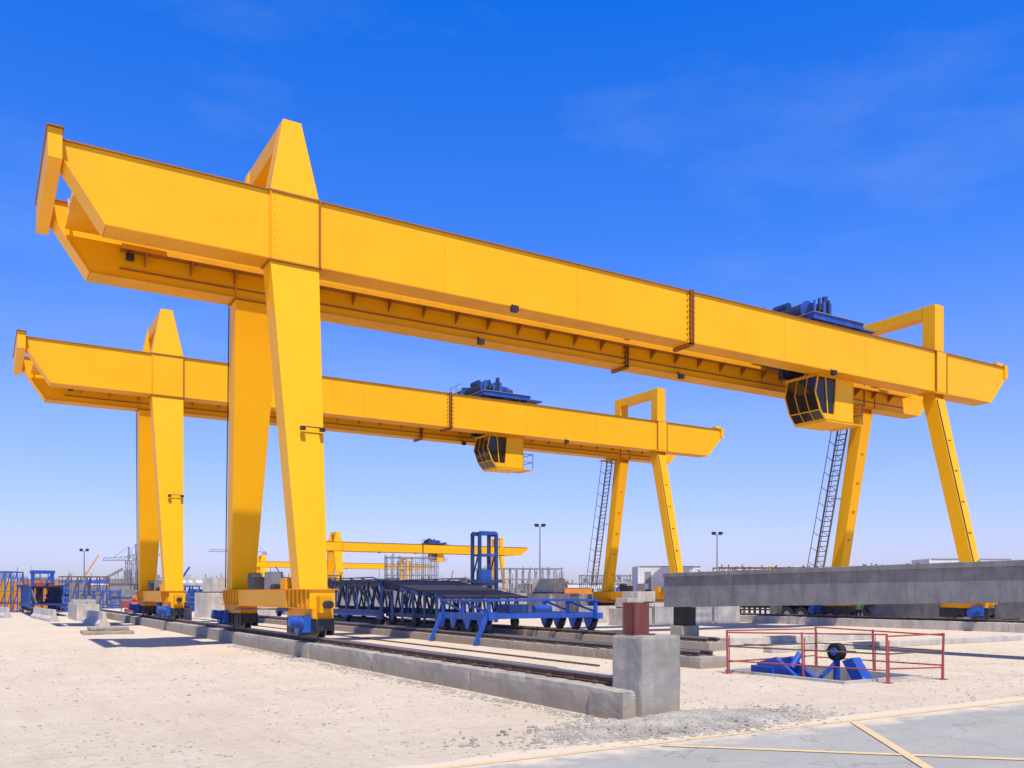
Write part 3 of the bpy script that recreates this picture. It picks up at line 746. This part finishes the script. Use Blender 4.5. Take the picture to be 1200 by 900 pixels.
shed('site_shed',190,270,-.5,40,14,5,WHT,GRS); shed('site_shed',260,190,-.8,40,14,5,GRS,WHT); shed('site_shed',230,350,-.4,50,16,6,WHT,WHT)
def pile(x,y,rot,l,h,m):
    e=empty('stacked_material',(x,y,0),rot); g=MB()
    kind=random.random()
    if kind<.35:
        n=random.randint(2,5)
        for k in range(n): g.box(random.uniform(0,.6),l*random.uniform(.8,1),random.uniform(0,.3),random.uniform(1.5,2.2),h*k/n+.04,h*(k+1)/n-.05,m)
        for k in range(4): g.beam((l*k/3,-.1,0),(l*k/3,-.1,h*random.uniform(1,1.3)),.08,.08,random.choice([BLU,RUS,GRS]))
    elif kind<.55:
        for r in range(3):
            for k in range(5-r): g.cyl((0,k*.62+r*.31,.3+r*.53),(l,k*.62+r*.31,.3+r*.53),.29,m,n=12)
    else:
        for yy in(0,1.6):
            for k in range(6): g.beam((l*k/5,yy,0),(l*k/5,yy,h),.1,.1,m); 
            for k in range(5): g.beam((l*k/5,yy,0),(l*(k+1)/5,yy,h),.08,.08,m)
            for z in(.1,h): g.beam((0,yy,z),(l,yy,z),.14,.14,m)
        g.box(l*.1,l*.6,.2,1.4,h*.3,h*.8,random.choice([GRS,CON,BLU,RUS]))
        if random.random()<.4: g.beam((l*.5,.8,h),(l*.5+random.uniform(-2,2),.8,h+random.uniform(1,3)),.15,.15,random.choice([m,YEL2,BLU]))
    g.obj('stack',e)
for i in range(95):
    x=random.uniform(-10,40); y=random.uniform(96,180)
    pile(x,y,random.uniform(-.5,.5),random.uniform(2,6),random.uniform(1,4.2),random.choice([BLU,BLU,GRS,RUS,CON,CONG,DBL,CONL,GRS,RUS,ORG,RED,YEL2]))
for i in range(110):
    x=random.uniform(30,190); y=random.uniform(60,170)
    if x/y<.35 or (x<60 and y<90): continue
    pile(x,y,random.uniform(-.9,.2),random.uniform(3,8),random.uniform(1.2,4.2),random.choice([GRS,RUS,CON,CONL,CONG,WHT,DBL,YEL2,ORG]))
g=MB()
for i in range(900):
    a=random.uniform(-.25,1.35); d=random.uniform(300,900); x=d*math.sin(a); y=d*math.cos(a)
    w=random.uniform(3,14); h=random.uniform(2,6.5)*(d/420)*random.choice([.6,1,1,1.3])
    m=random.choice([CON,CONG,CONL,GRS,CONG,RUS,GRS])
    g.box(x,x+w,y,y+w*.6,0,h,m)
    if random.random()<.4: g.box(x+w*.2,x+w*.5,y,y+w*.3,h,h*1.3,m)
    if random.random()<.35: g.beam((x,y,0),(x,y,h*1.7),.35,.35,GRS)
    for k in range(3):
        if random.random()<.4: g.beam((x+w*k/3,y,h),(x+w*k/3,y,h*1.25),.25,.25,RUS)
g.obj('distant_buildings')

# ---------------------------------------------------------------- worker
e=empty('construction_worker',(47.6,35.7,0),2.3)
jn=[((0,0,.93),.15),((0,0,1.15),.15),((0,0,1.38),.17),((0,0,1.52),.065),((0,.02,1.62),.095),((0,.02,1.70),.09),
 ((-.19,0,1.42),.075),((-.25,-.06,1.15),.05),((-.22,.12,.93),.038),((-.21,.17,.86),.04),
 ((.19,0,1.42),.075),((.26,.03,1.15),.05),((.25,.16,.95),.038),((.24,.2,.88),.04),
 ((-.1,0,.88),.1),((-.11,.14,.5),.07),((-.11,.1,.1),.05),((-.11,.24,.05),.045),
 ((.1,0,.88),.1),((.11,-.06,.5),.07),((.11,-.28,.14),.05),((.11,-.17,.05),.045)]
ed=[(0,1),(1,2),(2,3),(3,4),(4,5),(2,6),(6,7),(7,8),(8,9),(2,10),(10,11),(11,12),(12,13),(0,14),(14,15),(15,16),(16,17),(0,18),(18,19),(19,20),(20,21)]
me=bpy.data.meshes.new('body'); me.from_pydata([j[0] for j in jn],ed,[])
o=bpy.data.objects.new('body',me); S.collection.objects.link(o); o.parent=e
sk=o.modifiers.new('skin','SKIN')
for i,j in enumerate(jn): me.skin_vertices[0].data[i].radius=(j[1],j[1]*(.75 if i in(0,1,2) else 1))
me.skin_vertices[0].data[0].use_root=True
o.modifiers.new('sub','SUBSURF').levels=2
m,nt,b=newmat('worker_clothes'); t=N(nt,'ShaderNodeTexCoord'); sp=N(nt,'ShaderNodeSeparateXYZ'); nt.links.new(t.outputs['Object'],sp.inputs[0])
r=N(nt,'ShaderNodeValToRGB'); r.color_ramp.interpolation='CONSTANT'; mm=N(nt,'ShaderNodeMath',operation='DIVIDE'); mm.inputs[1].default_value=2
nt.links.new(sp.outputs['Z'],mm.inputs[0]); nt.links.new(mm.outputs[0],r.inputs['Fac'])
el=r.color_ramp.elements; st=[(0,(.05,.03,.02)),(.06,(.03,.05,.12)),(.475,(.35,.55,.05)),(.6,(.7,.7,.6)),(.62,(.35,.55,.05)),(.745,(.25,.13,.08))]
while len(el)<len(st): el.new(.5)
for i,(p,c) in enumerate(st): el[i].position=p; el[i].color=(*c,1)
nt.links.new(r.outputs['Color'],b.inputs['Base Color']); me.materials.append(m)
g=MB(); g.cyl((0,.02,1.68),(0,.02,1.74),.12,WHT,.11,n=16); g.cyl((0,.02,1.74),(0,.02,1.80),.11,WHT,.05,n=16); g.cyl((0,.06,1.675),(0,.06,1.69),.15,WHT,n=16); g.obj('hard_hat',e)

# ---------------------------------------------------------------- light
EL=math.radians(62); az=Vector((-.30,-.954))
sv=Vector((az.x*math.cos(EL),az.y*math.cos(EL),math.sin(EL)))
L=bpy.data.lights.new('sun','SUN'); L.energy=5.0; L.angle=math.radians(.5); L.color=(1,.945,.85)
lo=bpy.data.objects.new('sun',L); S.collection.objects.link(lo); lo.rotation_euler=(-sv).to_track_quat('-Z','Y').to_euler(); lo.location=(0,0,60)
w=bpy.data.worlds.new('World'); S.world=w; w.use_nodes=True; nt=w.node_tree
bg=nt.nodes['Background']; sky=nt.nodes.new('ShaderNodeTexSky'); sky.sky_type='NISHITA'; sky.sun_disc=False
sky.sun_elevation=EL; sky.sun_rotation=math.atan2(az.x,az.y)%(2*math.pi); sky.altitude=0; sky.air_density=1.0; sky.dust_density=.6; sky.ozone_density=4.0
tc=nt.nodes.new('ShaderNodeTexCoord'); sp=nt.nodes.new('ShaderNodeSeparateXYZ'); nt.links.new(tc.outputs['Generated'],sp.inputs[0])
gr=ramp(nt,sp.outputs['Z'],[(0,(.28,.27,.42)),(.06,(.33,.30,.46)),(.19,(.31,.33,.50)),(.36,(.12,.29,.62)),(.56,(.025,.27,.70)),(.75,(.04,.14,.32)),(1,(.05,.13,.24))])
sc=nt.nodes.new('ShaderNodeVectorMath'); sc.operation='SCALE'; sc.inputs['Scale'].default_value=4
nt.links.new(gr,sc.inputs[0])
cc=mixc(nt,1.0,sky.outputs[0],sc.outputs[0],'MULTIPLY')
mp=nt.nodes.new('ShaderNodeMapping'); mp.inputs['Scale'].default_value=(1.2,2.0,5); mp.inputs['Rotation'].default_value=(0,.25,.4)
nt.links.new(tc.outputs['Generated'],mp.inputs['Vector'])
f=noise_n(nt,mp.outputs['Vector'],1.6,8,.6)
fr=ramp(nt,f,[(.54,0),(.85,.16)])
c=mixc(nt,fr,cc,(6,7,9))
nt.links.new(c,bg.inputs['Color']); bg.inputs['Strength'].default_value=.1
# ---------------------------------------------------------------- camera
cam=bpy.data.cameras.new('camera'); co=bpy.data.objects.new('camera',cam); S.collection.objects.link(co)
co.location=(0,0,2.0); co.rotation_euler=(math.radians(90),0,-math.atan2(.522,.853))
cam.sensor_width=36; cam.lens=36*1022/1200; cam.shift_y=245/1200; cam.clip_end=9000; cam.clip_start=.1
S.camera=co
